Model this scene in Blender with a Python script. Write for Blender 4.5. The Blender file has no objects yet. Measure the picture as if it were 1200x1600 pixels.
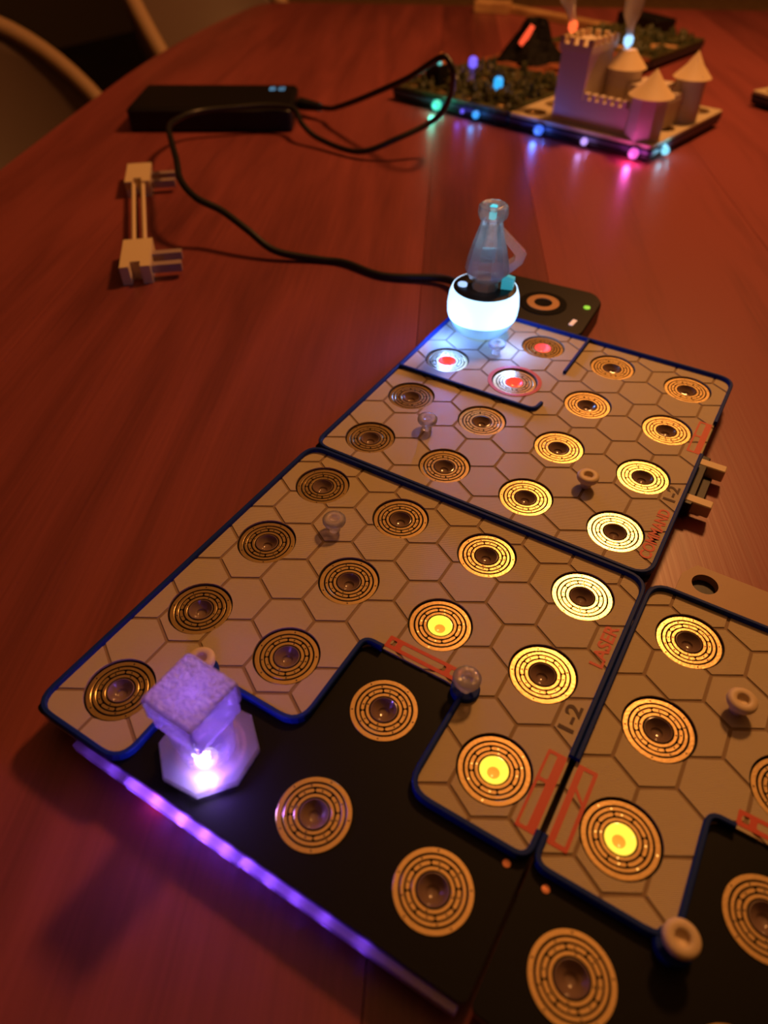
import bpy, bmesh, math, random
from mathutils import Vector, Matrix
from mathutils.geometry import delaunay_2d_cdt
random.seed(4)
sc = bpy.context.scene
COL = sc.collection
U = 0.01                      # all coordinates below are centimetres; the table top is z = 0
H = 1.25                      # height of the game boards' top above the table

# ------------------------------------------------------------------ camera
cam = bpy.data.cameras.new('camera'); co = bpy.data.objects.new('camera', cam); COL.objects.link(co)
right = Vector((0.85632152, 0.51642913, 0.00379636)); down = Vector((0.36391269, -0.59817652, -0.71396947)); fwd = Vector((-0.36644374, 0.61276896, -0.70016654))
m = Matrix((right, -down, -fwd)).transposed().to_4x4()
m.translation = Vector((14.07221297, -18.21278704, 20.85513147 + H)) * U
co.matrix_world = m
cam.sensor_fit = 'VERTICAL'; cam.sensor_height = 36; cam.lens = 1086.54 / 1600 * 36
cam.clip_start = 0.01; cam.clip_end = 50
cam.dof.use_dof = True; cam.dof.focus_distance = 0.282; cam.dof.aperture_fstop = 8.0
sc.camera = co
# ------------------------------------------------------------------ world, lights, exposure
w = bpy.data.worlds.new('world'); sc.world = w; w.use_nodes = True
w.node_tree.nodes['Background'].inputs[0].default_value = (1.0, 0.55, 0.3, 1); w.node_tree.nodes['Background'].inputs[1].default_value = 0.006
sc.view_settings.view_transform = 'Standard'; sc.view_settings.look = 'None'; sc.view_settings.gamma = 1; sc.view_settings.exposure = 0
sc.view_settings.use_curve_mapping = False
def point(name, loc, col, power, rad):
    l = bpy.data.lights.new(name, 'POINT'); l.color = col; l.energy = power; l.shadow_soft_size = rad * U
    o = bpy.data.objects.new(name, l); o.location = Vector(loc) * U; COL.objects.link(o); return o
LAMP = (4.0, 77.0, 80.0)
point('pendant_lamp_light', LAMP, (1.0, 0.40, 0.11), 27, 6)

# ------------------------------------------------------------------ helpers
def N(nt, t, **k):
    n = nt.nodes.new(t)
    for a, b in k.items(): setattr(n, a, b)
    return n
def mat(name, base, rough=.5, metal=0, spec=.5, bump=None, var=None, emit=None, coat=0):
    """bump = (noise scale 1/m, strength, distance m); var = (other colour, noise scale, low, high)"""
    M = bpy.data.materials.new(name); M.use_nodes = True; nt = M.node_tree; p = nt.nodes['Principled BSDF']
    p.inputs['Base Color'].default_value = (*base, 1); p.inputs['Roughness'].default_value = rough; p.inputs['Metallic'].default_value = metal
    p.inputs['Specular IOR Level'].default_value = spec; p.inputs['Coat Weight'].default_value = coat
    tc = N(nt, 'ShaderNodeTexCoord')
    if var:
        n = N(nt, 'ShaderNodeTexNoise'); n.inputs['Scale'].default_value = var[1]; n.inputs['Detail'].default_value = 4
        r = N(nt, 'ShaderNodeMapRange'); r.inputs['From Min'].default_value = var[2]; r.inputs['From Max'].default_value = var[3]
        x = N(nt, 'ShaderNodeMix', data_type='RGBA'); x.inputs['A'].default_value = (*base, 1); x.inputs['B'].default_value = (*var[0], 1)
        nt.links.new(tc.outputs['Object'], n.inputs['Vector']); nt.links.new(n.outputs['Fac'], r.inputs['Value'])
        nt.links.new(r.outputs['Result'], x.inputs['Factor']); nt.links.new(x.outputs['Result'], p.inputs['Base Color'])
    if bump:
        n = N(nt, 'ShaderNodeTexNoise'); n.inputs['Scale'].default_value = bump[0]; n.inputs['Detail'].default_value = 3
        b = N(nt, 'ShaderNodeBump'); b.inputs['Strength'].default_value = bump[1]; b.inputs['Distance'].default_value = bump[2]
        nt.links.new(tc.outputs['Object'], n.inputs['Vector']); nt.links.new(n.outputs['Fac'], b.inputs['Height']); nt.links.new(b.outputs['Normal'], p.inputs['Normal'])
    if emit:
        p.inputs['Emission Color'].default_value = (*emit[0], 1); p.inputs['Emission Strength'].default_value = emit[1]
    return M
def printed(name, base, rough, spacing=.055, strength=.35, ang=25, var=None):
    """layer-printed plastic: fine parallel extrusion lines"""
    M = mat(name, base, rough, var=var); nt = M.node_tree; p = nt.nodes['Principled BSDF']
    g = N(nt, 'ShaderNodeNewGeometry'); mp = N(nt, 'ShaderNodeMapping'); mp.inputs['Rotation'].default_value = (0, 0, math.radians(ang))
    wv = N(nt, 'ShaderNodeTexWave', bands_direction='X'); wv.inputs['Scale'].default_value = 0.314159 / (spacing * U) ; wv.inputs['Distortion'].default_value = .4
    wv.inputs['Detail'].default_value = 1
    b = N(nt, 'ShaderNodeBump'); b.inputs['Strength'].default_value = strength; b.inputs['Distance'].default_value = .00012
    nt.links.new(g.outputs['Position'], mp.inputs['Vector']); nt.links.new(mp.outputs['Vector'], wv.inputs['Vector'])
    nt.links.new(wv.outputs['Fac'], b.inputs['Height']); nt.links.new(b.outputs['Normal'], p.inputs['Normal'])
    return M
def clear(name, tint, thru=.35, scatter=.3, rough=.12, bump=None):
    """clear printed plastic: lets light through, scatters some, shines"""
    M = bpy.data.materials.new(name); M.use_nodes = True; nt = M.node_tree; nt.nodes.remove(nt.nodes['Principled BSDF']); out = nt.nodes['Material Output']
    tr = N(nt, 'ShaderNodeBsdfTransparent'); tr.inputs[0].default_value = (*tint, 1)
    tl = N(nt, 'ShaderNodeBsdfTranslucent'); tl.inputs[0].default_value = (*tint, 1)
    df = N(nt, 'ShaderNodeBsdfDiffuse'); df.inputs[0].default_value = (*tint, 1)
    gl = N(nt, 'ShaderNodeBsdfGlossy'); gl.inputs['Roughness'].default_value = rough
    m1 = N(nt, 'ShaderNodeMixShader'); m1.inputs[0].default_value = .4
    m2 = N(nt, 'ShaderNodeMixShader'); m2.inputs[0].default_value = scatter / (scatter + thru)
    m3 = N(nt, 'ShaderNodeMixShader'); fr = N(nt, 'ShaderNodeFresnel'); fr.inputs['IOR'].default_value = 1.5
    L = nt.links.new
    L(tl.outputs[0], m1.inputs[1]); L(df.outputs[0], m1.inputs[2]); L(tr.outputs[0], m2.inputs[1]); L(m1.outputs[0], m2.inputs[2])
    L(fr.outputs[0], m3.inputs[0]); L(m2.outputs[0], m3.inputs[1]); L(gl.outputs[0], m3.inputs[2]); L(m3.outputs[0], out.inputs[0])
    if bump:
        tc = N(nt, 'ShaderNodeTexCoord'); n = N(nt, 'ShaderNodeTexNoise'); n.inputs['Scale'].default_value = bump[0]
        b = N(nt, 'ShaderNodeBump'); b.inputs['Strength'].default_value = bump[1]; b.inputs['Distance'].default_value = bump[2]
        L(tc.outputs['Object'], n.inputs['Vector']); L(n.outputs['Fac'], b.inputs['Height'])
        for s in (tl, df, gl, fr): L(b.outputs['Normal'], s.inputs['Normal'])
    return M

class G:
    """collects geometry in cm"""
    def __init__(s): s.v = []; s.f = []
    def add(s, v, f):
        k = len(s.v); s.v += [tuple(a) for a in v]; s.f += [tuple(i + k for i in q) for q in f]; return s
    def box(s, x0, x1, y0, y1, z0, z1, rot=0, c=(0, 0), bev=0):
        if bev:
            P = [(x0 + bev, y0), (x1 - bev, y0), (x1, y0 + bev), (x1, y1 - bev), (x1 - bev, y1), (x0 + bev, y1), (x0, y1 - bev), (x0, y0 + bev)]
            Q = rounded([(x0, y0), (x1, y0), (x1, y1), (x0, y1)], bev, True, 3)
            R = rounded([(x0 + bev * .5, y0 + bev * .5), (x1 - bev * .5, y0 + bev * .5), (x1 - bev * .5, y1 - bev * .5), (x0 + bev * .5, y1 - bev * .5)], bev * .6, True, 3)
            n = len(Q); v = [(*p, z0 + bev * .3) for p in Q] + [(*p, z1 - bev * .5) for p in Q] + [(*p, z1) for p in R] + [(*p, z0) for p in R]
            f = []
            for i in range(n):
                j = (i + 1) % n; f += [(i, j, n + j, n + i), (n + i, n + j, 2 * n + j, 2 * n + i), (3 * n + i, 3 * n + j, j, i)]
            f += [tuple(range(2 * n, 3 * n)), tuple(reversed(range(3 * n, 4 * n)))]
        else:
            v = [(x0, y0, z0), (x1, y0, z0), (x1, y1, z0), (x0, y1, z0), (x0, y0, z1), (x1, y0, z1), (x1, y1, z1), (x0, y1, z1)]
            f = [(3, 2, 1, 0), (4, 5, 6, 7), (0, 1, 5, 4), (1, 2, 6, 5), (2, 3, 7, 6), (3, 0, 4, 7)]
        if rot:
            a, b = math.cos(rot), math.sin(rot); v = [(c[0] + (x - c[0]) * a - (y - c[1]) * b, c[1] + (x - c[0]) * b + (y - c[1]) * a, z) for x, y, z in v]
        return s.add(v, f)
    def lathe(s, prof, n=32, c=(0, 0, 0), rot=0, cap=True):
        v = []; f = []
        for r, z in prof:
            for i in range(n):
                a = rot + 2 * math.pi * i / n; v.append((c[0] + r * math.cos(a), c[1] + r * math.sin(a), c[2] + z))
        for k in range(len(prof) - 1):
            for i in range(n):
                j = (i + 1) % n; f.append((k * n + i, k * n + j, (k + 1) * n + j, (k + 1) * n + i))
        if cap:
            if prof[0][0] > 0: f.append(tuple(reversed(range(n))))
            if prof[-1][0] > 0: f.append(tuple(range((len(prof) - 1) * n, len(prof) * n)))
        return s.add(v, f)
    def prism(s, poly, z0, z1):
        n = len(poly); v = [(*p[:2], z0) for p in poly] + [(*p[:2], z1) for p in poly]
        return s.add(v, [tuple(reversed(range(n))), tuple(range(n, 2 * n))] + [(i, (i + 1) % n, n + (i + 1) % n, n + i) for i in range(n)])
    def tube(s, pts, r, n=10):
        P = [Vector(p) for p in pts]; v = []; f = []; up = None
        for i, p in enumerate(P):
            t = (P[min(i + 1, len(P) - 1)] - P[max(i - 1, 0)]).normalized()
            if up is None: up = Vector((0, 0, 1)) if abs(t.z) < .9 else Vector((1, 0, 0))
            a = t.cross(up).normalized(); b = a.cross(t).normalized(); up = b
            rr = r[i] if isinstance(r, (list, tuple)) else r
            for k in range(n):
                q = 2 * math.pi * k / n; v.append(p + a * math.cos(q) * rr + b * math.sin(q) * rr)
        for i in range(len(P) - 1):
            for k in range(n):
                j = (k + 1) % n; f.append((i * n + k, i * n + j, (i + 1) * n + j, (i + 1) * n + k))
        f += [tuple(range(n)), tuple(reversed(range((len(P) - 1) * n, len(P) * n)))]
        return s.add(v, f)
    def mesh(s, name, material, smooth=None):
        me = bpy.data.meshes.new(name); me.from_pydata([(a * U, b * U, c * U) for a, b, c in s.v], [], s.f)
        bm = bmesh.new(); bm.from_mesh(me); bmesh.ops.recalc_face_normals(bm, faces=bm.faces); bm.to_mesh(me); bm.free()
        me.materials.append(material)
        if smooth is not None:
            for p in me.polygons: p.use_smooth = True
            me.set_sharp_from_angle(angle=math.radians(smooth))
        return me
def link(name, me, parent=None, loc=(0, 0, 0), rz=0):
    o = bpy.data.objects.new(name, me); COL.objects.link(o); o.parent = parent; o.location = Vector(loc) * U; o.rotation_euler = (0, 0, rz); return o
def obj(name, g, material, parent=None, loc=(0, 0, 0), rz=0, smooth=None):
    return link(name, g.mesh(name, material, smooth), parent, loc, rz)
def tag(o, label, cat, group=None, kind=None):
    if kind: o['kind'] = kind
    if label: o['label'] = label
    if cat: o['category'] = cat
    if group: o['group'] = group
    return o
def thing(name, label, cat, loc=(0, 0, 0), rz=0, group=None):
    return tag(link(name, None, None, loc, rz), label, cat, group)
def rounded(pts, r, closed=True, seg=5):
    """round the corners of a 2-D path"""
    n = len(pts); out = []
    for i, p in enumerate(pts):
        if not closed and i in (0, n - 1): out.append(tuple(p)); continue
        p = Vector(p); a = (Vector(pts[i - 1]) - p); b = (Vector(pts[(i + 1) % n]) - p)
        k = min(r, a.length * .49, b.length * .49); a = p + a.normalized() * k; b = p + b.normalized() * k
        for s in range(seg + 1):
            t = s / seg; out.append(tuple(a * (1 - t) ** 2 + p * 2 * t * (1 - t) + b * t * t))
    return out
def catmull(P, k=8):
    P = [Vector(p) for p in P]; out = []
    for i in range(len(P) - 1):
        a, b, c, d = P[max(i - 1, 0)], P[i], P[i + 1], P[min(i + 2, len(P) - 1)]
        for s in range(k):
            t = s / k; out.append(.5 * (2 * b + (c - a) * t + (2 * a - 5 * b + 4 * c - d) * t * t + (3 * b - a - 3 * c + d) * t ** 3))
    return out + [P[-1]]
def circle(c, r, n=32): return [(c[0] + r * math.cos(2 * math.pi * i / n), c[1] + r * math.sin(2 * math.pi * i / n)) for i in range(n)]
def cut(include, holes, z0, z1):
    """plate = intersection of the polygons in include, minus the holes; None when empty"""
    def ccw(p): return list(p) if sum(a[0] * b[1] - a[1] * b[0] for a, b in zip(p, list(p[1:]) + [p[0]])) > 0 else list(p)[::-1]
    polys = [ccw(p) for p in include + holes]; V = []; F = []
    for p in polys: F.append(list(range(len(V), len(V) + len(p)))); V += [Vector(q) for q in p]
    v, e, f, ov, oe, of = delaunay_2d_cdt(V, [], F, 1, 1e-5)
    ni = len(include); keep = [t for t, o in zip(f, of) if all(i in o for i in range(ni)) and not any(i >= ni for i in o)]
    if not keep: return None
    area = sum(abs((v[t[1]] - v[t[0]]).cross(v[t[2]] - v[t[0]])) / 2 for t in keep)
    if area < .03: return None
    used = sorted({i for t in keep for i in t}); idx = {a: b for b, a in enumerate(used)}; n = len(used)
    g = G(); vv = [(*v[i], z1) for i in used] + [(*v[i], z0) for i in used]; ff = []; cnt = {}
    for t in keep:
        t = [idx[i] for i in t]; ff.append(tuple(t))
        for a, b in zip(t, t[1:] + t[:1]): cnt[(a, b)] = 1
    for a, b in cnt:
        if (b, a) not in cnt: ff.append((b, a, a + n, b + n))
    g.add(vv, ff); return g
def ribbon(path, wd, z0, z1, closed=False):
    P = [Vector(p) for p in path]; n = len(P); v = []; f = []
    for i, p in enumerate(P):
        a = P[i - 1] if (i or closed) else p; b = P[(i + 1) % n] if (i < n - 1 or closed) else p
        t = (b - a).normalized(); nn = Vector((-t.y, t.x)) * wd / 2
        for q, z in ((p + nn, z0), (p + nn, z1 - wd * .2), (p + nn * .6, z1), (p - nn * .6, z1), (p - nn, z1 - wd * .2), (p - nn, z0)): v.append((q.x, q.y, z))
    for i in range(n if closed else n - 1):
        j = (i + 1) % n
        for k in range(6):
            l = (k + 1) % 6; f.append((i * 6 + k, i * 6 + l, j * 6 + l, j * 6 + k))
    if not closed: f += [tuple(range(6)), tuple(reversed(range((n - 1) * 6, n * 6)))]
    return G().add(v, f)

# ------------------------------------------------------------------ materials
def wood(name, c0, c1, tone=.25):
    M = mat(name, c0, .36, spec=.45); nt = M.node_tree; p = nt.nodes['Principled BSDF']; L = nt.links.new
    tc = N(nt, 'ShaderNodeTexCoord'); mp = N(nt, 'ShaderNodeMapping'); mp.inputs['Rotation'].default_value = (0, 0, math.radians(-26.7))
    mp2 = N(nt, 'ShaderNodeMapping'); mp2.inputs['Scale'].default_value = (1, .09, 1)
    n1 = N(nt, 'ShaderNodeTexNoise'); n1.inputs['Scale'].default_value = 28; n1.inputs['Detail'].default_value = 5; n1.inputs['Distortion'].default_value = .6
    mp3 = N(nt, 'ShaderNodeMapping'); mp3.inputs['Scale'].default_value = (1, .025, 1)
    n2 = N(nt, 'ShaderNodeTexNoise'); n2.inputs['Scale'].default_value = 520; n2.inputs['Detail'].default_value = 2
    oi = N(nt, 'ShaderNodeObjectInfo')
    ad = N(nt, 'ShaderNodeMath', operation='MULTIPLY_ADD'); ad.inputs[1].default_value = .35; 
    mx = N(nt, 'ShaderNodeMath', operation='MULTIPLY_ADD'); mx.inputs[1].default_value = tone
    r = N(nt, 'ShaderNodeMapRange'); r.inputs['From Min'].default_value = .35; r.inputs['From Max'].default_value = 1.05
    x = N(nt, 'ShaderNodeMix', data_type='RGBA'); x.inputs['A'].default_value = (*c0, 1); x.inputs['B'].default_value = (*c1, 1)
    L(tc.outputs['Object'], mp.inputs[0]); L(mp.outputs[0], mp2.inputs[0]); L(mp.outputs[0], mp3.inputs[0]); L(mp2.outputs[0], n1.inputs['Vector']); L(mp3.outputs[0], n2.inputs['Vector'])
    L(n2.outputs['Fac'], ad.inputs[0]); L(n1.outputs['Fac'], ad.inputs[2]); L(oi.outputs['Color'], mx.inputs[0]); L(ad.outputs[0], mx.inputs[2])
    L(mx.outputs[0], r.inputs['Value']); L(r.outputs[0], x.inputs['Factor']); L(x.outputs['Result'], p.inputs['Base Color'])
    b = N(nt, 'ShaderNodeBump'); b.inputs['Strength'].default_value = .12; b.inputs['Distance'].default_value = .0003; L(n2.outputs['Fac'], b.inputs['Height']); L(b.outputs[0], p.inputs['Normal'])
    return M
M_wood = wood('table_wood', (.06, .012, .014), (.275, .062, .06), .36)
M_tile = printed('cream_printed_plastic', (.55, .45, .29), .5, .05, .8, 62)
M_bed = mat('shaded_groove_plastic', (.27, .18, .10), .7)  # browner than the tiles: groove shade put into the bed colour
M_ridge = mat('blue_plastic', (.005, .026, .20), .55, spec=.15, bump=(900, .15, .0002))
M_red = printed('red_printed_plastic', (.62, .06, .025), .5, .05, .25, 62)
M_dark = mat('engraved_brown', (.10, .06, .04), .7)
M_board = mat('black_solder_mask', (.004, .004, .004), .5, spec=.14, bump=(300, .08, .0002))
M_pad = mat('black_pad', (.004, .0035, .003), .6, spec=.06)
M_gold = mat('gold_plating', (.80, .57, .27), .27, 1, bump=(1100, .22, .0002))
M_via = mat('via_hole', (.01, .008, .006), .6)
M_bowl = mat('smoked_lens', (.22, .14, .11), .16, spec=.6, coat=.3)
M_bowl_y = mat('lens_lit_yellow', (.5, .4, .1), .2, emit=((1.0, .62, .05), 1.5), coat=.3)
M_bowl_r = mat('lens_lit_red', (.5, .1, .08), .2, emit=((1.0, .055, .03), 1.3), coat=.3)
M_dimple_y = mat('lens_middle_yellow', (.5, .3, .1), .2, emit=((1.0, .36, .03), .75))
M_spark = mat('via_lit', (.5, .3, .1), .3, emit=((1.0, .5, .1), 1.6))
M_clear = clear('clear_plastic', (1.0, .96, .93), .5, .4, .08, (700, .5, .001))
M_cube = clear('clear_frosted_plastic', (.97, .93, 1.0), .6, .25, .06, (900, .4, .0006))
M_cubetop = clear('clear_pebbled_top', (.97, .93, 1.0), .15, .75, .2, (650, 1.0, .0016))
M_strip = clear('clear_edge_strip', (.9, .85, .95), .2, .6, .2)
M_farstrip = clear('darkened_edge_strip', (.16, .16, .24), .3, .6, .4)  # far copy of the clear strip, dimness put into its tint against lamp light
M_guide = clear('light_guide_plastic', (.72, .58, .95), .12, .8, .3)
M_cream = mat('cream_plastic', (.70, .55, .36), .5, bump=(500, .1, .0003))
M_black = mat('black_plastic', (.006, .005, .005), .4, spec=.3, bump=(400, .06, .0002))
M_rubber = mat('black_cable', (.008, .007, .007), .4)
M_copper = mat('copper_screw', (.8, .35, .2), .4, 1)
M_grey = mat('grey_castle_plastic', (.62, .52, .44), .6, bump=(300, .2, .0004))
M_roof = mat('castle_roof_plastic', (.78, .6, .38), .55)
M_forest = mat('dark_green_plastic', (.03, .04, .018), .35, var=((.10, .09, .035), 120, .4, .65), bump=(250, .8, .002))
M_lava = mat('lava_rock_plastic', (.12, .035, .02), .6, var=((.3, .08, .03), 60, .4, .6))
M_volc = mat('black_rock_plastic', (.006, .005, .005), .7, spec=.1, bump=(120, .8, .004))
M_ring = mat('glow_ring', (.5, .7, .9), .3, emit=((.42, .70, 1.0), 2.0))
M_ringlow = clear('ring_lip', (.6, .8, 1.0), .2, .7, .2)
M_floor = mat('floor_boards', (.05, .035, .025), .5, var=((.03, .02, .015), 4, .4, .6))
M_wall = mat('plaster', (.22, .17, .13), .9, bump=(30, .2, .002))
M_ceil = mat('white_ceiling', (.8, .76, .7), .9, bump=(30, .1, .002))
M_chair = mat('grey_shell', (.19, .13, .11), .45, bump=(200, .05, .0003))
M_rim = mat('shell_edge', (.42, .27, .16), .5, bump=(200, .05, .0003))
M_leg = mat('chair_leg_wood', (.3, .17, .09), .5, var=((.2, .1, .05), 30, .4, .6))
M_cab = mat('dark_cabinet', (.03, .02, .015), .5, bump=(40, .1, .001))
M_oak = mat('pale_wood', (.55, .33, .15), .5, var=((.4, .22, .1), 40, .4, .6))
def led(name, c, s): return mat(name, (.02, .02, .02), .5, emit=(c, s))

# ------------------------------------------------------------------ room shell
def struct(name, g, m): return tag(obj(name, g, m), None, None, kind='structure')
FZ = -75
struct('floor', G().box(-420, 320, -300, 460, FZ - 10, FZ), M_floor)
struct('ceiling', G().box(-420, 320, -300, 460, 170, 180), M_ceil)
struct('wall_back', G().box(-420, 320, 460, 470, FZ, 170), M_wall)
struct('wall_front', G().box(-420, 320, -310, -300, FZ, 170), M_wall)
struct('wall_left', G().box(-430, -420, -300, 460, FZ, 170), M_wall)
struct('wall_right', G().box(320, 330, -300, 460, FZ, 170), M_wall)
struct('baseboard_back', G().box(-420, 320, 458, 460, FZ, FZ + 10), M_cab)

# ------------------------------------------------------------------ table: planks run along g, n is across
gx, gy, nx, ny = -.45, .893, .893, .45
table = thing('dining_table', 'red-brown wooden dining table with bowed edge carrying all the boards', 'table', (-8, 42, 0))
def edge(s):                                    # left edge's n for a position s along the grain
    d = s - 70; return -35.5 + (7.0 * (d / 59) ** 2 if d > 0 else 3.0 * (d / 100) ** 2)
outline = [(edge(s), s) for s in range(-60, 130, 5)] + [(-27.0, 128), (-23, 128.6), (68, 129)] + [(72, s) for s in range(125, -60, -20)] + [(66, -62), (-25, -62)]
outline = [(a * nx + b * gx + 8, a * ny + b * gy - 42) for a, b in outline]
cuts = [-60, -20.3, 3.6, 12.3, 29, 47.5, 61, 90]
for a, b, tone in zip(cuts, cuts[1:], (.75, .5, 0, .95, .8, .05, .5)):  # plank tones; the brightest also has warmer lamp light put into it
    a += .02; b -= .02
    strip = [(a, -90), (b, -90), (b, 150), (a, 150)]; strip = [(p * nx + q * gx + 8, p * ny + q * gy - 42) for p, q in strip]
    g = cut([outline, strip], [], -3, 0); o = obj('plank', g, M_wood, table); o.color = (tone, tone, tone, 1)
g = G(); g.prism([((p * .985), (q * .985)) for p, q in outline], -3.6, -3.0); obj('underside', g, M_wood, table)
for a, b in ((-20, -40), (55, -40), (-15, 110), (55, 110)):
    x, y = a * nx + b * gx + 8, a * ny + b * gy - 42
    obj('leg', G().lathe([(2.2, FZ), (3.6, -3.6)], 20, (x, y, 0)), M_wood, table)

# ------------------------------------------------------------------ game boards
DISC_TOP = H
ringspec = ((1.13, .972), (.918, .812), (.606, .50))
me_pad = G().add([(r * math.cos(2 * math.pi * i / 48), r * math.sin(2 * math.pi * i / 48), z) for r, z in ((1.145, .0), (1.145, .008), (.452, .008), (.452, 0)) for i in range(48)],
                 [(k * 48 + i, k * 48 + (i + 1) % 48, (k + 1) * 48 + (i + 1) % 48, (k + 1) * 48 + i) for k in range(3) for i in range(48)]).mesh('contact_pad', M_pad)
def annulus(a, b, z0, z1, n=64):
    P = [(b, z0), (b, z1 - .006), (b + .01, z1), (a - .01, z1), (a, z1 - .006), (a, z0)]
    return G().lathe(P, n, cap=False)
me_rings = [annulus(a, b, .004, .024).mesh('gold_ring', M_gold, 30) for a, b in ringspec]
def seg_mesh():
    a0, r, hw = math.radians(16.9), .71, .052; P = []
    for i in range(9): t = -a0 + 2 * a0 * i / 8; P.append(((r + hw) * math.cos(t), (r + hw) * math.sin(t)))
    for k in range(1, 4): q = math.pi * k / 4; c = (r * math.cos(a0), r * math.sin(a0)); d = a0 + q; P.append((c[0] + hw * math.cos(d), c[1] + hw * math.sin(d)))
    for i in range(9): t = a0 - 2 * a0 * i / 8; P.append(((r - hw) * math.cos(t), (r - hw) * math.sin(t)))
    for k in range(1, 4): q = math.pi + math.pi * k / 4; c = (r * math.cos(-a0), r * math.sin(-a0)); d = -a0 + q; P.append((c[0] + hw * math.cos(d), c[1] + hw * math.sin(d)))
    return G().prism(P, .004, .024)
me_seg = seg_mesh().mesh('gold_segment', M_gold)
viapos = [(1.05, a) for a in (20, 95, 160, 235, 300)] + [(.87, a) for a in (50, 130, 215, 330)] + [(.71, 45 * k + 14) for k in range(8)] + [(.56, a) for a in (10, 190, 280)]
def via(mt, sel):
    g = G()
    for i, (r, a) in enumerate(viapos):
        if sel(i): g.lathe([(.03, .02), (.03, .027)], 8, (r * math.cos(math.radians(a)), r * math.sin(math.radians(a)), 0))
    return g.mesh('via_holes', mt)
me_via = via(M_via, lambda i: True); me_via_lit = via(M_spark, lambda i: i % 2)
def bowl(mt): return G().lathe([(.455, 0), (.452, .03), (.425, .035), (.40, .0), (.33, -.08), (.22, -.17), (.20, -.18)], 40, cap=False).mesh('lens_bowl', mt, 50)
me_bowl = {None: bowl(M_bowl), 'y': bowl(M_bowl_y), 'r': bowl(M_bowl_r)}
def dimple(mt): return G().lathe([(.20, -.18), (.19, -.22), (.12, -.25), (.0, -.26)], 24, cap=False).mesh('lens_middle', mt, 60)
me_dim = {None: dimple(M_bowl), 'y': dimple(M_dimple_y), 'r': dimple(M_bowl_r)}
def contact_disc(parent, x, y, z, lit=None, turn=0, fine=True):
    d = link('contact_disc', me_pad, parent, (x, y, z), math.radians(turn))
    if lit: d['label'] = {'y': 'gold contact disc with glowing yellow centre', 'r': 'gold contact disc with glowing red centre'}[lit]
    for mr in me_rings: link('gold_ring', mr, d)
    if fine:
        for k in range(8): link('gold_segment', me_seg, d, (0, 0, 0), math.radians(45 * k + 10))
        v = link('via_holes', me_via_lit if lit == 'y' else me_via, d); v['kind'] = 'stuff'
    link('lens_bowl', me_bowl[lit], d); link('lens_middle', me_dim[lit], d)
    return d
def game_board(label, x0, y0, lit={}, rz=0, fine=True, mboard=None):
    """x0, y0: the corner towards -x -y; 16 cm square, discs every 4 cm"""
    t = thing('game_board', label, 'game board', (x0, y0, 0), rz, 'electronic game boards')
    e = .06; sq = rounded([(e, e), (16 - e, e), (16 - e, 16 - e), (e, 16 - e)], .25)
    holes = [circle((2 + 4 * i, 2 + 4 * j), .452, 32) for i in range(4) for j in range(4)]
    obj('top_plate', cut([sq], holes, H - .16, H), M_board, t)
    obj('edge_strip', ribbon(rounded([(.1, .1), (15.9, .1), (15.9, 15.9), (.1, 15.9)], .3), .05, H - .54, H - .17, True), M_strip if fine else M_farstrip, t)
    obj('lower_case', G().box(*((.9, 15.1, .9, 15.1) if fine else (.2, 15.8, .2, 15.8)), .45 if fine else .3, H - .55, bev=.15), M_black, t)
    for i, j in ((1.6, 1.6), (14.4, 1.6), (14.4, 14.4), (1.6, 14.4)): obj('foot', G().lathe([(.55, 0), (.6, .1), (.6, .5)], 20, (i, j, 0)), M_black, t)
    for i in range(4):
        for j in range(4): contact_disc(t, 2 + 4 * i, 2 + 4 * j, H, lit.get((i, 3 - j)), 90 * random.randrange(4), fine)
    return t
def hexes():
    out = []; R = 2 / math.sqrt(3)
    for k in range(-1, 6):
        for i in range(-1, 10):
            for (x, y) in ((2 * i + 1, -6.86 - 2 * 3.4641 + 3.4641 * k), (2 * i, -5.124 - 2 * 3.4641 + 3.4641 * k)):
                out.append((x - 2 + 2, y + 14))     # board-local: x from the left edge (-2), y from the lower edge (-14)
    return out
# in world terms hexagon centres sit at (odd, -6.86 + 3.464 k) and (even, -5.124 + 3.464 k) with the boards' corner at (-2, -14)
def overlay(label, x0, y0, region, ridges, rz=0, bosses=()):
    t = thing('map_overlay', label, 'map tile', (x0, y0, H), rz, 'cream hexagon map overlays')
    holes = [circle((2 + 4 * i, 2 + 4 * j), 1.2, 40) for i in range(4) for j in range(4)]
    reg = rounded(region, .75, True, 6)
    obj('tile_bed', cut([reg], holes, .0, .075), M_bed, t)
    R = 2 / math.sqrt(3) - .07
    for cx, cy in hexes():
        hx = [(cx + R * math.sin(math.pi / 3 * k), cy + R * math.cos(math.pi / 3 * k)) for k in range(6)][::-1]
        if cx < -1.3 or cx > 17.3 or cy < -1.3 or cy > 17.3: continue
        near = [h for h, (i, j) in zip(holes, [(i, j) for i in range(4) for j in range(4)]) if math.hypot(2 + 4 * i - cx, 2 + 4 * j - cy) < 2.45]
        g = cut([reg, hx], near, .07, .11)
        if g: obj('hex_tile', g, M_tile, t)
    for path, closed in ridges:
        obj('border_ridge', ribbon(rounded(path, .8, closed, 6), .18, .0, .30, closed), M_ridge, t)
    for bx, by in bosses: obj('ridge_boss', G().lathe([(.50, .02), (.50, .24), (.46, .28), (.2, .28)], 28, (bx, by, 0)), M_ridge, t, smooth=40)
    return t
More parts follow.
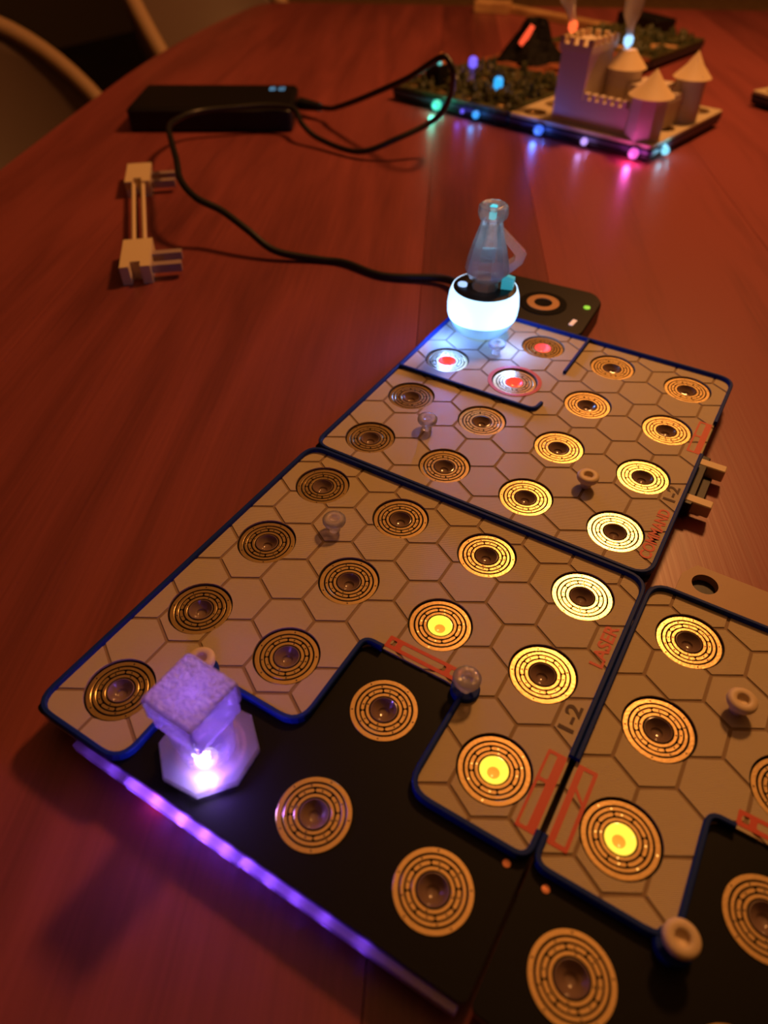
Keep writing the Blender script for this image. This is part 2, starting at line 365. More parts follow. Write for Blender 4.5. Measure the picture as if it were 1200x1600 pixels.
def text_mesh(txt, size, depth, mt):
    c = bpy.data.curves.new('t', 'FONT'); c.body = txt; c.size = size * U; c.extrude = depth * U; c.align_x = 'LEFT'; c.offset = .018 * U; c.resolution_u = 4
    o = bpy.data.objects.new('t', c); COL.objects.link(o); bpy.context.view_layer.update()
    me = bpy.data.meshes.new_from_object(o.evaluated_get(bpy.context.evaluated_depsgraph_get())); bpy.data.objects.remove(o); me.materials.clear(); me.materials.append(mt); return me
def lettering(parent, txt, x, y0, y1, size, mt):
    """text running along +y with its feet towards +x; fits between y0 and y1"""
    me = text_mesh(txt, size, .012, mt); xs = [v.co.x for v in me.vertices]; s = (y1 - y0) * U / (max(xs) - min(xs)); mn = min(xs)
    for v in me.vertices: v.co.x = (v.co.x - mn) * s
    return link('lettering', me, parent, (x, y0, .115), math.pi / 2)
def bars(parent, outer, wins):
    R4 = lambda r, k: rounded([(r[0], r[2]), (r[1], r[2]), (r[1], r[3]), (r[0], r[3])], k, True, 3)
    return obj('door_mark', cut([R4(outer, .06)], [R4(w_, .07) if len(w_) == 4 and not hasattr(w_[0], '__len__') else w_ for w_ in wins], .10, .12), M_red, parent)

# board B (left), overlay B
game_board('left game board with black lower area holding the glowing clear cube piece', -2, -14, {(2, 1): 'y', (3, 2): 'y'})
e = .1; S = 16 - e
ovB = overlay('cream hexagon overlay marked LASER on the left board', -2, -14,
    [(e, e), (4, e), (4, 4), (8, 4), (8, 8), (12, 8), (12, 4), (S, 4), (S, S), (e, S)],
    [([(S, 4.9), (S, 4), (12, 4), (12, 7.85)], False),
     ([(8.75, 8), (8, 8), (8, 4), (4, 4), (4, e), (e, e), (e, S), (S, S), (S, 7.55)], False)], bosses=((12, 8), (4, 4)))
lettering(ovB, 'LASER', 15.68, 11.2, 13.2, .66, M_red)
lettering(ovB, '1-2', 15.66, 8.35, 9.4, .72, M_dark)
bars(ovB, (15.2, 15.82, 4.75, 7.5), [(15.29, 15.54, 6.5, 7.38), (15.29, 15.54, 4.88, 6.38)])
bars(ovB, (8.72, 11.6, 8.12, 8.64), [(9.3, 11.05, 8.27, 8.50), (8.86, 9.08, 8.27, 8.50), (11.24, 11.46, 8.27, 8.50)])
front = thing('light_guide', 'clear strip glowing purple along the left board\'s front edge', 'light strip', (-2, -14, .55))
for k, (g0, g1) in enumerate(((2.0, 4.3), (4.33, 8.9), (8.93, 15.8))): obj('guide_segment', G().box(g0, g1, -.19 - .03 * (k % 2), .04, .12, .50, bev=.05), M_guide, front)
# board A (upper), overlay A
game_board('upper game board with three red-lit discs under the glowing tower', -2, 2, {(0, 1): 'r', (1, 0): 'r', (1, 1): 'r'})
ovA = overlay('cream hexagon overlay marked COMMAND on the upper board', -2, 2,
    [(e, e), (S, e), (S, S), (e, S)],
    [([(S, 11.6), (S, S), (e, S), (e, e), (S, e), (S, 8.75)], False),
     ([(e, 8), (7.9, 8), (8.0, 8.75)], False), ([(8, S), (8, 12)], False)])
lettering(ovA, 'COMMAND', 15.68, 1.1, 4.3, .66, M_red)
lettering(ovA, '1-2', 15.66, 4.95, 6.0, .72, M_dark)
bars(ovA, (15.2, 15.82, 8.85, 11.5), [(15.29, 15.54, 10.3, 11.38), (15.29, 15.54, 8.98, 10.18)])
obj('red_ring', annulus(1.42, 1.21, .10, .13), M_red, ovA, (6, 10, 0))
# board C (right), overlay C
game_board('right game board cut off by the picture edge, yellow-lit disc at its left', 14, -14, {(0, 2): 'y'})
ovC = overlay('cream hexagon overlay on the right board, cut off by the picture edge', 14, -14,
    [(e, 4), (4, 4), (4, 8), (16 - e, 8), (16 - e, S), (e, S)],
    [([(e, 4.9), (e, 4), (4, 4), (4, 8), (4.75, 8)], False), ([(7.6, 8), (S, 8), (S, S), (e, S), (e, 7.55)], False)], bosses=((4, 4),))
bars(ovC, (.2, .82, 4.75, 7.5), [[(.4, 6.75), (.70, 6.4), (.70, 7.36), (.4, 7.36)], [(.4, 4.9), (.70, 4.9), (.70, 6.26), (.4, 6.6)]])
bars(ovC, (4.75, 7.6, 8.12, 8.64), [(5.3, 7.05, 8.27, 8.50), (4.88, 5.1, 8.27, 8.50), (7.25, 7.46, 8.27, 8.50)])
for x, y, s in ((13.45, -10.32, 'left'), (14.65, -10.38, 'right')):
    tag(obj('screw', G().lathe([(.12, 0), (.12, .02), (.07, .03)], 16, (0, 0, 0)), M_copper, None, (x, y, H), smooth=40),
        f'small copper screw head beside the {s} board\'s cream corner', 'screw', 'copper screws')

# ------------------------------------------------------------------ pegs
def peg(x, y, m, label, grp, lift=.11):
    g = G().lathe([(.24, 0), (.24, .28), (.34, .34), (.45, .42), (.48, .50), (.48, .60), (.44, .66), (.36, .69), (.24, .69), (.19, .66), (.17, .55), (.0, .5)], 32)
    o = obj('peg', g, m, None, (x, y, H + lift), smooth=60); return tag(o, label, 'peg', grp)
peg(10, 6, M_cream, 'cream ring-topped peg standing on the COMMAND overlay', 'cream pegs')
peg(18, -2, M_cream, 'cream ring-topped peg near the right picture edge on a hexagon', 'cream pegs')
peg(2, -10, M_cream, 'cream peg half hidden behind the clear purple cube piece', 'cream pegs', .285)
peg(18, -10, M_cream, 'cream peg on the pointed overlay corner above black board', 'cream pegs', .285)
peg(2, 6, M_clear, 'clear peg on the upper board between four brown discs', 'clear pegs')
peg(2, -2, M_clear, 'clear peg on the left board near its upper corner', 'clear pegs')
peg(10, -6, M_clear, 'clear peg at the wall corner beside the orange door mark', 'clear pegs', .285)
peg(2, 14, M_clear, 'whitish clear peg just in front of the blue glowing tower', 'clear pegs')

# ------------------------------------------------------------------ clear cube piece with purple light
cp = thing('clear_cube_piece', 'clear square-topped game piece glowing purple on the black board area', 'game piece', (4.0, -12.05, H + .03))
oct_ = lambda r, a=0: [(r * math.cos(math.radians(45 * k + a)), r * math.sin(math.radians(45 * k + a))) for k in range(8)]
g = G().lathe([(1.58, 0), (1.62, .05), (1.62, .2), (1.56, .27), (.9, .3)], 8, rot=math.radians(-17)); obj('octagon_base', g, M_cube, cp)
g = G().lathe([(.86, .3), (.88, .35), (.88, 1.2), (.92, 1.35), (.98, 1.7)], 40, cap=False); obj('neck', g, M_cube, cp, smooth=40)
ca = math.radians(-2)
def sq_ring(h, z, r): 
    P = rounded([(-h, -h), (h, -h), (h, h), (-h, h)], r, True, 4); return [(x * math.cos(ca) - y * math.sin(ca), x * math.sin(ca) + y * math.cos(ca), z) for x, y in P]
def scal(h, z, dip, r):
    out = []
    for x, y, _ in sq_ring(h, 0, r):
        a = math.atan2(y, x) - ca; c = abs(math.sin(2 * a)); out.append((x, y, z - dip * c ** 3))
    return out
rings = [scal(.62, 1.75, 0, .55), scal(.82, 2.3, .35, .3), scal(.92, 2.6, .6, .15), sq_ring(.92, 3.3, .12), sq_ring(.9, 3.42, .12)]
n = len(rings[0]); g = G(); g.add([p for r in rings for p in r], [(k * n + i, k * n + (i + 1) % n, (k + 1) * n + (i + 1) % n, (k + 1) * n + i) for k in range(4) for i in range(n)])
obj('cube_head', g, M_cube, cp)
top = [sq_ring(.95, 3.36, .12), sq_ring(.95, 3.46, .12), sq_ring(.88, 3.52, .1)]
g = G(); g.add([p for r in top for p in r], [(k * n + i, k * n + (i + 1) % n, (k + 1) * n + (i + 1) % n, (k + 1) * n + i) for k in range(2) for i in range(n)] + [tuple(range(2 * n, 3 * n)), tuple(range(n))]); obj('pebbled_top', g, M_cubetop, cp)
for k in range(4):
    a = math.radians(90 * k + 45) + ca; g = G(); x, y = 1.28 * math.cos(a), 1.28 * math.sin(a)
    g.tube([(x * .62, y * .62, 1.75), (x * .86, y * .86, 2.2), (x, y, 2.6), (x, y, 3.35)], [.05, .07, .08, .07], 6); obj('corner_rib', g, M_cube, cp, smooth=60)
g = G().lathe([(.0, 0), (.3, .02), (.34, .05), (.3, .08), (0, .09)], 20, (.3, -.35, .31)); obj('light_source', g, led('white_violet_led', (.7, .5, 1.0), 1.0), cp, smooth=60)
point('purple_piece_light', (4.6, -12.7, H + .85), (.24, .09, 1.0), .032, .2)
point('purple_piece_light', (4.1, -12.1, H + 2.7), (.26, .11, 1.0), .006, .3)  # added fill inside the head to brighten it, no LED sits here
point('white_violet_fill', (4.55, -12.95, H + .62), (.72, .58, 1.0), .011, .4)  # added to widen the LED's white glow on the base plate
for ex_, ep in ((.7, .00015), (1.7, .0005), (2.7, .0018), (3.6, .0045), (4.6, .006), (5.5, .0042), (6.3, .003), (7.1, .0018), (7.9, .0012), (8.8, .0008), (9.8, .0006), (11, .0004)): point('purple_edge_light', (ex_, -14.08, H - .42), (.32, .11, 1.0), ep * .35, .04)
point('magenta_edge_light', (3.15, -13.95, .35), (1.0, .06, .35), .0007, .15)

# ------------------------------------------------------------------ glowing tower
tw = thing('glowing_tower', 'clear laser tower figure on a bright blue-white glowing ring at the upper board corner', 'game piece', (0.1, 16.0, H + .18))
obj('ring_lip', G().lathe([(1.45, 0), (1.62, .12), (1.9, .7), (1.96, .86)], 48, cap=False), M_ringlow, tw, smooth=50)
obj('glow_ring', G().lathe([(1.95, .86), (2.0, 1.05), (2.03, 1.5), (1.96, 2.1), (1.82, 2.5), (1.75, 2.5)], 48, cap=False), M_ring, tw, smooth=50)
obj('black_cap', G().lathe([(1.76, 2.3), (1.8, 2.48), (1.7, 2.55), (1.1, 2.5), (0, 2.5)], 48, cap=False), M_black, tw, smooth=50)
fig = obj('clear_figure', G().lathe([(.75, 2.5), (.7, 2.9), (1.0, 3.15), (1.22, 3.5), (1.15, 4.0), (.95, 4.8), (.68, 5.7), (.58, 6.1), (.58, 6.2), (.74, 6.32), (.8, 6.6), (.76, 6.95), (.6, 7.05), (.4, 6.95), (.35, 6.7), (0, 6.6)], 10), M_clear, tw, rz=.3, smooth=30)
rd = Vector((.856, .516))
def fin(p):
    return [rd.x * p[0], rd.y * p[0], p[1]]
g = G(); P = [(.5, 5.9), (2.0, 4.5), (1.85, 3.95), (.95, 3.15), (.9, 3.75), (1.4, 4.1), (1.42, 4.4), (.8, 5.1)]
nn = Vector((-rd.y, rd.x, 0)) * .28; A = [Vector(fin(p)) for p in P]
g.add([a + nn for a in A] + [a - nn for a in A], [(i, (i + 1) % 8, 8 + (i + 1) % 8, 8 + i) for i in range(8)] +
      [(0, 1, 6, 7), (1, 2, 5, 6), (2, 3, 4, 5), (15, 14, 9, 8), (14, 13, 10, 9), (13, 12, 11, 10)]); obj('handle', g, M_clear, fig.parent)
g = G(); g.box(-.16, .16, -.16, .16, 6.25, 6.95, bev=.05); obj('cyan_core', g, led('cyan_led', (.08, .75, .9), 1.0), tw)
g = G(); g.box(-.4, .4, -.1, .1, 3.9, 4.7, bev=.05); obj('inner_reflector', g, mat('pale_blue', (.3, .6, .7), .3), tw, rz=.5)
obj('blue_fin', G().prism([(.9, .1), (1.5, .3), (1.4, .8), (.9, .9)], 2.55, 3.1), mat('cyan_plastic', (.1, .5, .6), .3, emit=((.05, .5, .65), .5)), tw)
obj('top_button', G().lathe([(.26, 2.5), (.26, 2.62), (.18, 2.66)], 20, (-1.15, -.5, 0)), led('white_blue_led', (.4, .6, 1), 1.3), tw)
point('tower_inner_light', (0.1, 16.0, H + 5.4), (.3, .65, 1.0), .0012, .3)
point('tower_front_fill', (-.9, 13.6, H + 1.3), (.10, .24, 1.0), .05, .3)  # added blue fill in front of the tower, boosts the ring's glow
point('tower_side_fill', (2.7, 14.6, H + 1.3), (.12, .30, 1.0), .03, .3)  # second added blue fill, right of the tower, tints the tiles

# ------------------------------------------------------------------ controller beside the upper board
ct = thing('controller_box', 'black box with a disc and green light behind the upper board', 'controller', (0, 0, 0))
P = rounded([(-2.2, 18.15), (4.9, 18.15), (5.35, 18.6), (5.15, 23.0), (4.4, 23.9), (-1.5, 23.6), (-2.2, 22.9)], .5)
g = G(); n = len(P); cx, cy = 1.4, 21
g.add([(x, y, .0) for x, y in P] + [(x, y, H - .1) for x, y in P] + [(cx + (x - cx) * .98, cy + (y - cy) * .98, H) for x, y in P], [(i, (i + 1) % n, n + (i + 1) % n, n + i) for i in range(n)] + [(n + i, n + (i + 1) % n, 2 * n + (i + 1) % n, 2 * n + i) for i in range(n)] + [tuple(range(n)), tuple(range(2 * n, 3 * n))])
obj('housing', g, M_black, ct)
d = G().lathe([(1.45, 0), (1.45, .05), (1.2, .06), (.5, .03), (0, .0)], 40); obj('dish', d, M_pad, ct, (2.05, 20.9, H), smooth=30)
obj('gold_ring', annulus(1.0, .55, .03, .09), mat('dull_bronze', (.35, .2, .1), .5, .7), ct, (2.05, 20.9, H))
o = obj('indicator', G().lathe([(.2, 0), (.2, .05), (.1, .08)], 16), led('green_led', (.35, .8, .05), .9), ct, (4.55, 21.8, H)); o['label'] = 'lit green indicator'
o = obj('button', G().box(-.14, .14, -.38, .38, 0, .05, bev=.06), mat('pale_button', (.8, .7, .6), .4, emit=((1, .55, .4), .4)), ct, (4.45, 19.6, H), -.05); o['label'] = 'pale slot button'

# ------------------------------------------------------------------ connectors
def prong(x0, x1, y, z0, z1, wd=.5): return G().box(x0, x1, y - wd / 2, y + wd / 2, z0, z1, bev=.08)
cn = thing('panel_connector', 'cream connector with two prongs sticking out of the upper board beside its door mark', 'connector', (14, 9.6, 0), 0, 'board connectors')
o = obj('block', G().box(-.9, .35, -1.9, 1.9, .2, .95, bev=.1), M_black, cn)
for y in (1.35, -1.45): obj('prong', prong(-.2, 1.15, y, .35, .98), M_cream, cn)
obj('tab', G().box(.1, .75, -.95, 1.0, .0, .5, bev=.08), M_black, cn)
pl = thing('connector_plate', 'flat tan plate with a round hole beside the right board', 'connector', (14, 0, 0), 0)
g = cut([[(.95, 1.5), (1.0, 4.15), (1.45, 4.9), (9, 4.9), (9, 1.5)]], [circle((1.95, 4.0), .52, 28), [(3.0, 3.05), (4.05, 3.05), (4.0, 2.7), (2.95, 2.75)]], .0, .35)
obj('plate', g, mat('tan_plastic', (.42, .26, .15), .5, bump=(300, .1, .0003)), pl)
obj('hole_disc', G().lathe([(.5, .02), (0, .02)], 24, (1.95, 4.0, 0), cap=False), M_black, pl)  # flat black disc at the bottom of the hole
# long two-block clip lying at the left
cl = thing('double_clip', 'long cream double clip with four prongs lying beside the cable', 'clip', (-31, 19, 0))
def frame2(px, py, a):                          # local placement helper
    return lambda pts: [(px + x * math.cos(a) - y * math.sin(a), py + x * math.sin(a) + y * math.cos(a)) for x, y in pts]
aa = math.atan2(25.4 - 12.9, -36.1 + 24.7)      # long axis direction
for (bx, by, fl) in ((-24.7 + 31, 13.1 - 19, 1), (-36.1 + 31, 24.6 - 19, 1)):
    F = frame2(bx, by, aa)
    P = F([(-2.3, -1.0), (-2.3, -.35), (-1.5, -.3), (-1.5, .35), (-2.3, .4), (-2.3, 1.0), (2.2, 1.0), (2.2, -1.0)][::-1])
    o = obj('clip_block', G().prism(P, 0, 1.25), M_cream, cl)
    for q in (-1.5, .3):
        P = F([(q - .3, -.9), (q + .3, -.9), (q + .3, -3.0), (q - .3, -3.0)]); obj('prong', G().prism(P, .45, 1.0), mat('grey_blue_prong', (.35, .25, .25), .5), o)
F = frame2(0, 0, aa); a0 = Vector((-25.9 + 31, 14.5 - 19)); b0 = Vector((-34.6 + 31, 23.0 - 19)); pn = Vector(F([(0, 1)])[0])
for s in (-.38, .38):
    obj('rod', G().tube([(a0.x + pn.x * s, a0.y + pn.y * s, .95), (b0.x + pn.x * s, b0.y + pn.y * s, .95)], .17, 8), M_cream, cl, smooth=60)

# ------------------------------------------------------------------ power bank and cable
pb = thing('power_bank', 'black power bank with small blue digits, cable lying over it', 'power bank', (-43.4, 42.9, 0), math.radians(31.5))
obj('case', G().box(-8.2, 8.4, -4.2, 5.0, 0, 2.2, bev=.6), M_black, pb, smooth=30)
g = G()
def digit(g, x, y, segs):
    Sg = {'a': (0, .8, 1.45, 1.6), 'b': (.65, .8, .8, 1.5), 'c': (.65, .8, .1, .8), 'd': (0, .8, 0, .15), 'e': (0, .15, .1, .8), 'f': (0, .15, .8, 1.5), 'g': (0, .8, .72, .87)}
    for s in segs: a, b, c, d = Sg[s]; g.box(x + a * .7, x + b * .7, y + c * .7, y + d * .7, 2.2, 2.22)
digit(g, 5.5, 2.6, 'acdefg'); digit(g, 6.5, 2.6, 'abcdef')
obj('digit_display', g, led('blue_digits', (.2, .5, .8), .8), pb)
obj('port', G().box(8.3, 8.45, 1.6, 2.8, .8, 1.4), M_rubber, pb)
pts = [(-2.1,20.9,.6),(-3.5,21.2,.7),(-5.6,22.2,.4),(-9.4,20.8,.2),(-12.7,21.1,.2),(-14.6,20.6,.2),(-17.6,19.4,.6),(-20.0,19.4,1.6),(-22.4,19.6,2.4),(-24.4,19.3,3.0),(-27.0,20.6,3.4),(-30.2,23.6,3.4),(-34.4,27.4,3.2),(-38.4,31.2,2.8),(-40.0,33.9,2.6),(-40.4,37.2,2.5),(-38.0,40.3,2.5),(-35.9,42.4,2.5),(-33.5,43.4,2.3),(-31.3,41.8,1.6),(-28.9,41.2,.8),(-24.1,40.6,.6),(-20.9,42.2,1.8),(-18.4,44.9,3.2),(-17.0,44.8,5.2),(-16.3,43.7,7.2),(-16.9,43.8,8.2),(-17.8,43.8,8.2),(-21.2,44.8,6.2),(-24.2,45.4,4.8),(-27.8,46.5,3.2),(-31.0,47.6,1.9),(-32.8,48.6,1.3),(-34.5,49.0,1.15)]
cb = thing('usb_cable', 'black cable running from the power bank in a loop to the tower', 'cable', (0, 0, 0))
obj('cord', G().tube(catmull(pts, 7), .26, 10), M_rubber, cb, smooth=80)
obj('plug', G().tube([(-34.2, 48.95, 1.15), (-36.95, 49.2, 1.1)], [.42, .62], 10), M_rubber, cb, smooth=60)

# ------------------------------------------------------------------ far game set
A = math.radians(-11); O = Vector((-16.0, 56.3)); ex = Vector((math.cos(A), math.sin(A))); ey = Vector((-ex.y, ex.x))
def FP(i, j): return O + ex * 16 * i + ey * 16 * j
def far_board(i, j, label):
    p = FP(i, j); return game_board(label, p.x, p.y, {}, A, False)
far_board(0, 0, 'far game board under the model castle with coloured edge lights')
far_board(-1, 0, 'far game board left of the castle with green and blue edge lights')
far_board(-1, 1, 'far game board carrying the black volcano')
far_board(-1, 2, 'farthest game board with dark forest cover behind the castle')
def far_cover(i, j, label, mats, holes=True, z1=.35):
    p = FP(i, j); t = thing('map_overlay', label, 'map tile', (p.x, p.y, H), A, 'far map overlays')
    hs = [circle((2 + 4 * a, 2 + 4 * b), 1.2, 20) for a in range(4) for b in range(4)] if holes else []
    obj('cover_sheet', cut([rounded([(.1, .1), (15.9, .1), (15.9, 15.9), (.1, 15.9)], .4)], hs, 0, z1), mats, t); return t
cv = far_cover(0, 0, 'cream overlay under the far model castle', M_tile, True, .3)
c1 = far_cover(-1, 0, 'dark green bumpy forest overlay left of the castle', M_forest)
c2 = far_cover(-1, 1, 'red-brown rocky overlay around the volcano', M_lava)
c3 = far_cover(-1, 2, 'dark green forest overlay behind the castle with a pale path', M_forest)
for t, n0, avoid in ((c1, 150, None), (c3, 120, None)):
    g = G(); k = 0
    while k < n0:
        x, y = random.uniform(.6, 15.4), random.uniform(.6, 15.4)
        if any(math.hypot(x - 2 - 4 * a, y - 2 - 4 * b) < 1.6 for a in range(4) for b in range(4)) : continue
        if t is c3 and (abs(y - 4 - x * .25) < 1.2 or x < 1): continue
        h = random.uniform(.5, 1.2); r = random.uniform(.3, .55); g.lathe([(r, .3), (r * .8, .3 + h * .5), (r * .25, .3 + h), (0, .35 + h)], 7, (x, y, 0)); k += 1
    o = obj('forest_bumps', g, M_forest, t); o['kind'] = 'stuff'
obj('pale_path', ribbon(catmull([(2.2, 4), (6, 5.4), (10, 6), (13.5, 8), (15.5, 7.4)], 5) and [tuple(p)[:2] for p in catmull([(9, 3.6, 0), (11, 4.3, 0), (13, 7.4, 0), (15.4, 8, 0)], 6)], 1.7, .3, .42), M_oak, c3)
# far coloured lights along the edges
def edge_led(i, j, x, y, z, col, glow, r, label):
    p = FP(i, j) + ex * x + ey * y
    o = obj('indicator_light', G().lathe([(0, -r), (r * .7, -r * .7), (r, 0), (r * .7, r * .7), (0, r)], 14), led('far_led', col, 1.15), None, (p.x, p.y, z), smooth=70)
    tag(o, label, 'light', 'coloured edge lights of the far boards')
    q = p - ey * .75
    point('edge_glow', (q.x, q.y, z - .1), col, glow * .35, .3)
    q = p + ey * .75
    point('edge_glow_inside', (q.x, q.y, H - .35), col, glow * .8, .2)
edge_led(0, 0, 4.0, -.22, .7, (.06, .18, 1.0), .05, .5, 'blue light at the foot of the far square castle keep')
edge_led(0, 0, 9.2, -.22, .7, (.55, .35, 1.0), .01, .36, 'pale violet light on the far board edge between blue and pink lights')
edge_led(0, 0, 14.4, -.22, .7, (1.0, .12, .65), .06, .5, 'pink light below the pink-lit castle tower')
edge_led(0, 0, 16.22, 2.6, .7, (.25, .75, 1.0), .006, .4, 'pale cyan light on the right edge of the castle board')
edge_led(-1, 0, 6.9, -.22, .7, (.08, .9, .6), .05, .55, 'green light on the left far board edge')
edge_led(-1, 0, 12.2, -.22, .7, (.04, .35, 1.0), .012, .4, 'sky blue light on the edge of the left far board')
edge_led(-1, 0, 10.4, -.22, .7, (.15, .1, 1.0), .006, .22, 'small dim violet-blue light left of the sky blue one')
# lit pegs and blocks in the forest
def glow_peg(x, y, z, col, h, label):
    t = thing('lit_peg', label, 'peg', (x, y, z), 0, 'lit pegs on the far boards')
    obj('stem', G().lathe([(.3, 0), (.3, .5)], 14), M_clear, t)
    obj('glowing_head', G().lathe([(.3, .5), (.5, .7), (.48, h - .2), (.3, h)], 16), led('lit_head', col, 1.3), t, smooth=60)
p = FP(-1, 0) + ex * 3.9 + ey * 12; glow_peg(-26.2, 69.0, H + .35, (.18, .12, 1.0), 1.6, 'violet-lit peg standing behind the cable loop')
glow_peg(-19.6, 61.6, H + .35, (.03, .4, .9), 1.7, 'sky blue lit peg in the forest left of the castle')
t = thing('dark_hut', 'dark block with two small cyan lights seen through the cable loop', 'game piece', (-27.4, 62.2, H + .35), A)
obj('body', G().box(-1, 1, -.9, .9, 0, 2.0, bev=.15), M_black, t)
for s in (-.45, .6): obj('lamp', G().lathe([(.22, 0), (.24, .15), (.12, .3)], 12, (s, -.3, 2.0)), led('cyan_dot', (.15, .8, .75), .8), t)
obj('ember_roof', G().lathe([(.6, 2.0), (.35, 2.8), (.1, 3.0)], 8, (.3, .3, 0)), mat('orange_plastic', (.6, .2, .04), .5), t)

# castle
cs = thing('model_castle', 'grey toy castle with square keep and pointed round towers', 'castle', (O.x, O.y, H + .3), A)
def crenels(g, x0, x1, y0, y1, z, w_=.5, h=.55, th=.35):
    nxx = max(1, int((x1 - x0) / (2 * w_))); nyy = max(1, int((y1 - y0) / (2 * w_)))
    for k in range(nxx + 1):
        x = x0 + (x1 - x0 - w_) * k / nxx
        g.box(x, x + w_, y0, y0 + th, z, z + h); g.box(x, x + w_, y1 - th, y1, z, z + h)
    for k in range(nyy + 1):
        y = y0 + (y1 - y0 - w_) * k / nyy
        g.box(x0, x0 + th, y, y + w_, z, z + h); g.box(x1 - th, x1, y, y + w_, z, z + h)
g = G().box(4.6, 7.6, .9, 5.4, 0, 6.4); g.box(4.4, 7.8, .7, 5.6, 5.9, 6.5); obj('keep', g, M_grey, cs)
g = G(); crenels(g, 4.4, 7.8, .7, 5.6, 6.5); obj('keep_battlements', g, M_roof, cs)
g = G().box(7.6, 13.6, .9, 1.6, 0, 2.3); obj('front_wall', g, M_grey, cs)
g = G()
for k in range(7): g.box(7.7 + k * .8, 8.15 + k * .8, .9, 1.6, 2.3, 2.8)
obj('wall_battlements', g, M_grey, cs)
obj('round_tower', G().lathe([(1.7, 0), (1.6, 4.0), (1.75, 4.4)], 28, (8.9, 6.0, 0)), M_grey, cs, smooth=40)
obj('tower_roof', G().lathe([(1.95, 4.4), (1.0, 5.4), (.7, 5.8)], 28, (8.9, 6.0, 0)), M_roof, cs, smooth=40)
obj('corner_tower', G().lathe([(1.75, 0), (1.65, 3.5)], 8, (13.9, 1.9, 0)), M_grey, cs)
obj('tower_roof', G().lathe([(2.05, 3.5), (.9, 4.5), (0, 5.6)], 24, (13.9, 1.9, 0)), M_roof, cs, smooth=50)
obj('back_tower', G().lathe([(1.45, 0), (1.4, 3.7)], 24, (14.1, 9.8, 0)), M_grey, cs, smooth=50)
obj('tower_roof', G().lathe([(1.8, 3.7), (.8, 4.7), (0, 5.9)], 24, (14.1, 9.8, 0)), M_roof, cs, smooth=50)
g = G().box(13.6, 14.3, 3.4, 8.7, 0, 2.2)
obj('side_wall', g, M_grey, cs); g = G()
for k in range(6): g.box(13.6, 14.3, 3.5 + k * .85, 3.95 + k * .85, 2.2, 2.7)
obj('wall_battlements', g, M_grey, cs)
g = G().box(9.8, 13.8, 9.4, 10.1, 0, 2.4).box(4.8, 5.5, 5.4, 10, 0, 2.4).box(5.0, 9.0, 9.4, 10.1, 0, 2.4); obj('back_wall', g, M_grey, cs)
g = G().box(10.2, 13.2, 4.6, 8.0, 0, 3.4); obj('inner_house', g, M_grey, cs)
obj('bridge_arch', ribbon([(10, 8.6), (12, 9.6), (13.6, 11.8)], 1.0, 2.6, 3.0), M_oak, cs)
# volcano and the two clear figures
vc = thing('model_volcano', 'black cone volcano with a glowing red lava streak left of the castle', 'volcano', (-23.2, 80.0, H + .35), A)
g = G(); n = 22; v = []
prof = [(4.2, 0), (3.0, 1.0), (2.1, 2.3), (1.4, 3.6), (1.1, 4.1), (.6, 3.7)]
for r, z in prof:
    for i in range(n): q = 2 * math.pi * i / n; rr = r * (1 + .14 * math.sin(5 * q + z) + random.uniform(-.06, .06)); v.append((rr * math.cos(q), rr * math.sin(q), z))
g.add(v, [(k * n + i, k * n + (i + 1) % n, (k + 1) * n + (i + 1) % n, (k + 1) * n + i) for k in range(5) for i in range(n)] + [tuple(range(5 * n, 6 * n))]); obj('cone', g, M_volc, vc)
o = obj('lava_streak', G().tube([(.6, -1.6, 3.6), (.2, -2.2, 2.5), (-.2, -2.7, 1.7)], [.3, .4, .3], 8), led('lava_glow', (1.0, .09, .03), 1.2), vc, smooth=60)
def far_figure(x, y, z, col, colname, label, dx):
    t = thing('clear_figure_piece', label, 'figure', (x, y, z), 0, 'clear figures above the castle')
    obj('glowing_tip', G().lathe([(.1, 0), (.42, .35), (.45, .8), (.25, 1.05)], 14), led('tip_' + colname, col, 1.6), t, smooth=60)
    obj('figure_body', G().tube([(0, 0, .9), (-dx * .5, 0, 1.8), (-dx, .1, 2.6), (-dx, .2, 4.2), (-dx * .9, .2, 6)], [.3, .42, .8, .95, .7], 10), M_clear, t, smooth=60)
far_figure(-11.9, 55.4 + 4.8, H + 6.85, (1.0, .12, .03), 'red', 'clear figure with an orange-red lit tip above the castle keep', .9)
far_figure(-6.5, 60.9, H + 6.1, (.35, .65, 1.0), 'blue', 'clear figure with a white-blue lit tip on the round castle tower', .2)
o = tag(obj('lit_window_piece', G().box(-.5, .5, -.3, .3, 0, .6, bev=.15), led('lavender', (.35, .3, 1.0), 1.1), None, (-5.3, 60.0, H + 4.6)), 'small lavender glowing piece beside the round castle tower', 'light')

# things at the far end of the table
def far_block(name, x, y, l, wd, h, ang, m, label, cat):
    return tag(obj(name, G().box(-l / 2, l / 2, -wd / 2, wd / 2, 0, h, bev=min(.3, h * .3)), m, None, (x, y, 0), ang), label, cat)
far_block('wooden_strip', -33.5, 113.5, 25, 2.2, 1.0, math.radians(-20), M_oak, 'pale wooden strip lying behind the volcano', 'strip')
far_block('black_case', -18.6, 115.2, 9, 4, 1.8, math.radians(-32), M_black, 'small black case behind the forest board', 'case')
far_block('wooden_offcut', -44.5, 114.8, 6, 3, 1.6, math.radians(12), M_oak, 'short pale wooden piece left of the strip at the table end', 'wood piece')
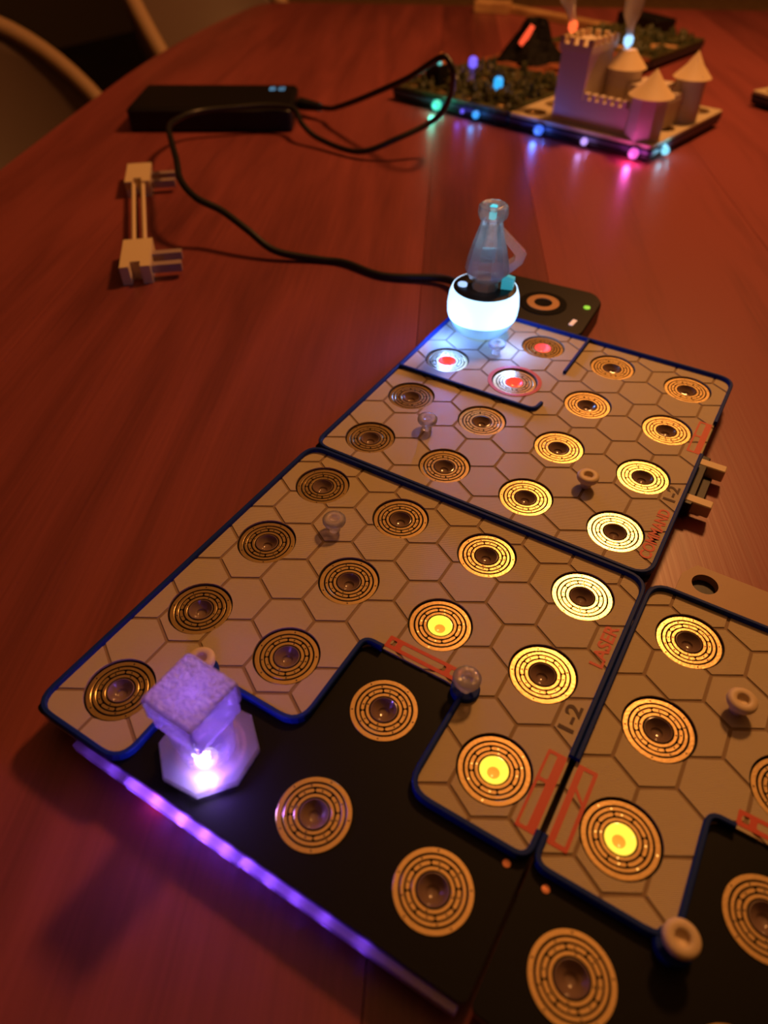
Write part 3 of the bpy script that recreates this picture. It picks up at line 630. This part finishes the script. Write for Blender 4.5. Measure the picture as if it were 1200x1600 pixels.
# right far board corner
p = game_board('small part of another board at the right picture edge', 3.6, 79.2, {}, math.radians(-30), False); p.location = Vector((3.6, 78.6, 0)) * U
t = thing('map_overlay', 'cream overlay corner at the right picture edge', 'map tile', (3.6, 78.6, H), math.radians(-30), 'far map overlays')
obj('cover_sheet', cut([rounded([(.1, .1), (15.9, .1), (15.9, 15.9), (.1, 15.9)], .4)], [circle((2 + 4 * a, 2 + 4 * b), 1.2, 20) for a in range(4) for b in range(4)], 0, .3), M_tile, t)

# sideboard far behind the table
sb = thing('sideboard', 'dark low sideboard with a pale top behind the table end', 'sideboard', (-10, 300, FZ), math.radians(26))
obj('body', G().box(-190, 190, -22, 22, 6, 52), M_cab, sb); obj('top', G().box(-194, 194, -25, 24, 52, 55, bev=1), M_oak, sb)
for k in range(6): d_ = obj('door', G().box(-188 + k * 63, -128 + k * 63, -23.5, -22, 9, 50, bev=.5), M_cab, sb); obj('knob', G().lathe([(1, 0), (1.6, 1.2), (1, 2)], 12, (-133 + k * 63, -23.5, 32)), M_oak, d_)
for a in (-180, 180): 
    for b in (-16, 16): obj('leg', G().box(a - 2, a + 2, b - 2, b + 2, 0, 6), M_cab, sb)

# ------------------------------------------------------------------ chairs
def shell_chair(x, y, th, top, label):
    t = thing('shell_chair', label, 'chair', (x, y, FZ), th, 'shell chairs along the table')
    nt_, ns = 40, 14; v = []; f = []; rim = []
    for i in range(nt_ + 1):
        q = -1 + 2 * i / nt_; ph = q * math.pi / 2; sd, fw, z = 24 * math.sin(ph), 30 * (1 - math.cos(ph)), top - 33 * abs(q) ** 2.2 - FZ
        rim.append((fw, sd, z))
        for k in range(ns + 1):
            s = k / ns * math.pi / 2; c = math.cos(s) ** .8 if k < ns else 0
            v.append((29 + (fw - 29) * c, sd * c, z + (top - 37 - FZ - z) * math.sin(s) ** 1.0))
    for i in range(nt_):
        for k in range(ns): f.append((i * (ns + 1) + k, (i + 1) * (ns + 1) + k, (i + 1) * (ns + 1) + k + 1, i * (ns + 1) + k + 1))
    o = obj('shell', G().add(v, f), M_chair, t, smooth=60); md = o.modifiers.new('thickness', 'SOLIDIFY'); md.thickness = .008; md.offset = 0
    obj('rim', G().tube(rim, 1.3, 8), M_rim, t, smooth=80)
    for a, b in ((12, 12), (12, -12), (38, 14), (38, -14)): obj('leg', G().tube([(25 + (a - 25) * 1.2, b * 1.3, 0), (25 + (a - 25) * .5, b * .6, top - 39 - FZ)], 1.2, 8), M_leg, t, smooth=60)
    return t
shell_chair(-110, 52, math.radians(-20), 3, 'grey shell chair with pale rim at the left picture edge')
shell_chair(-102, 92, math.radians(10), 12, 'brown-lit shell chair farther along the table\'s left side')
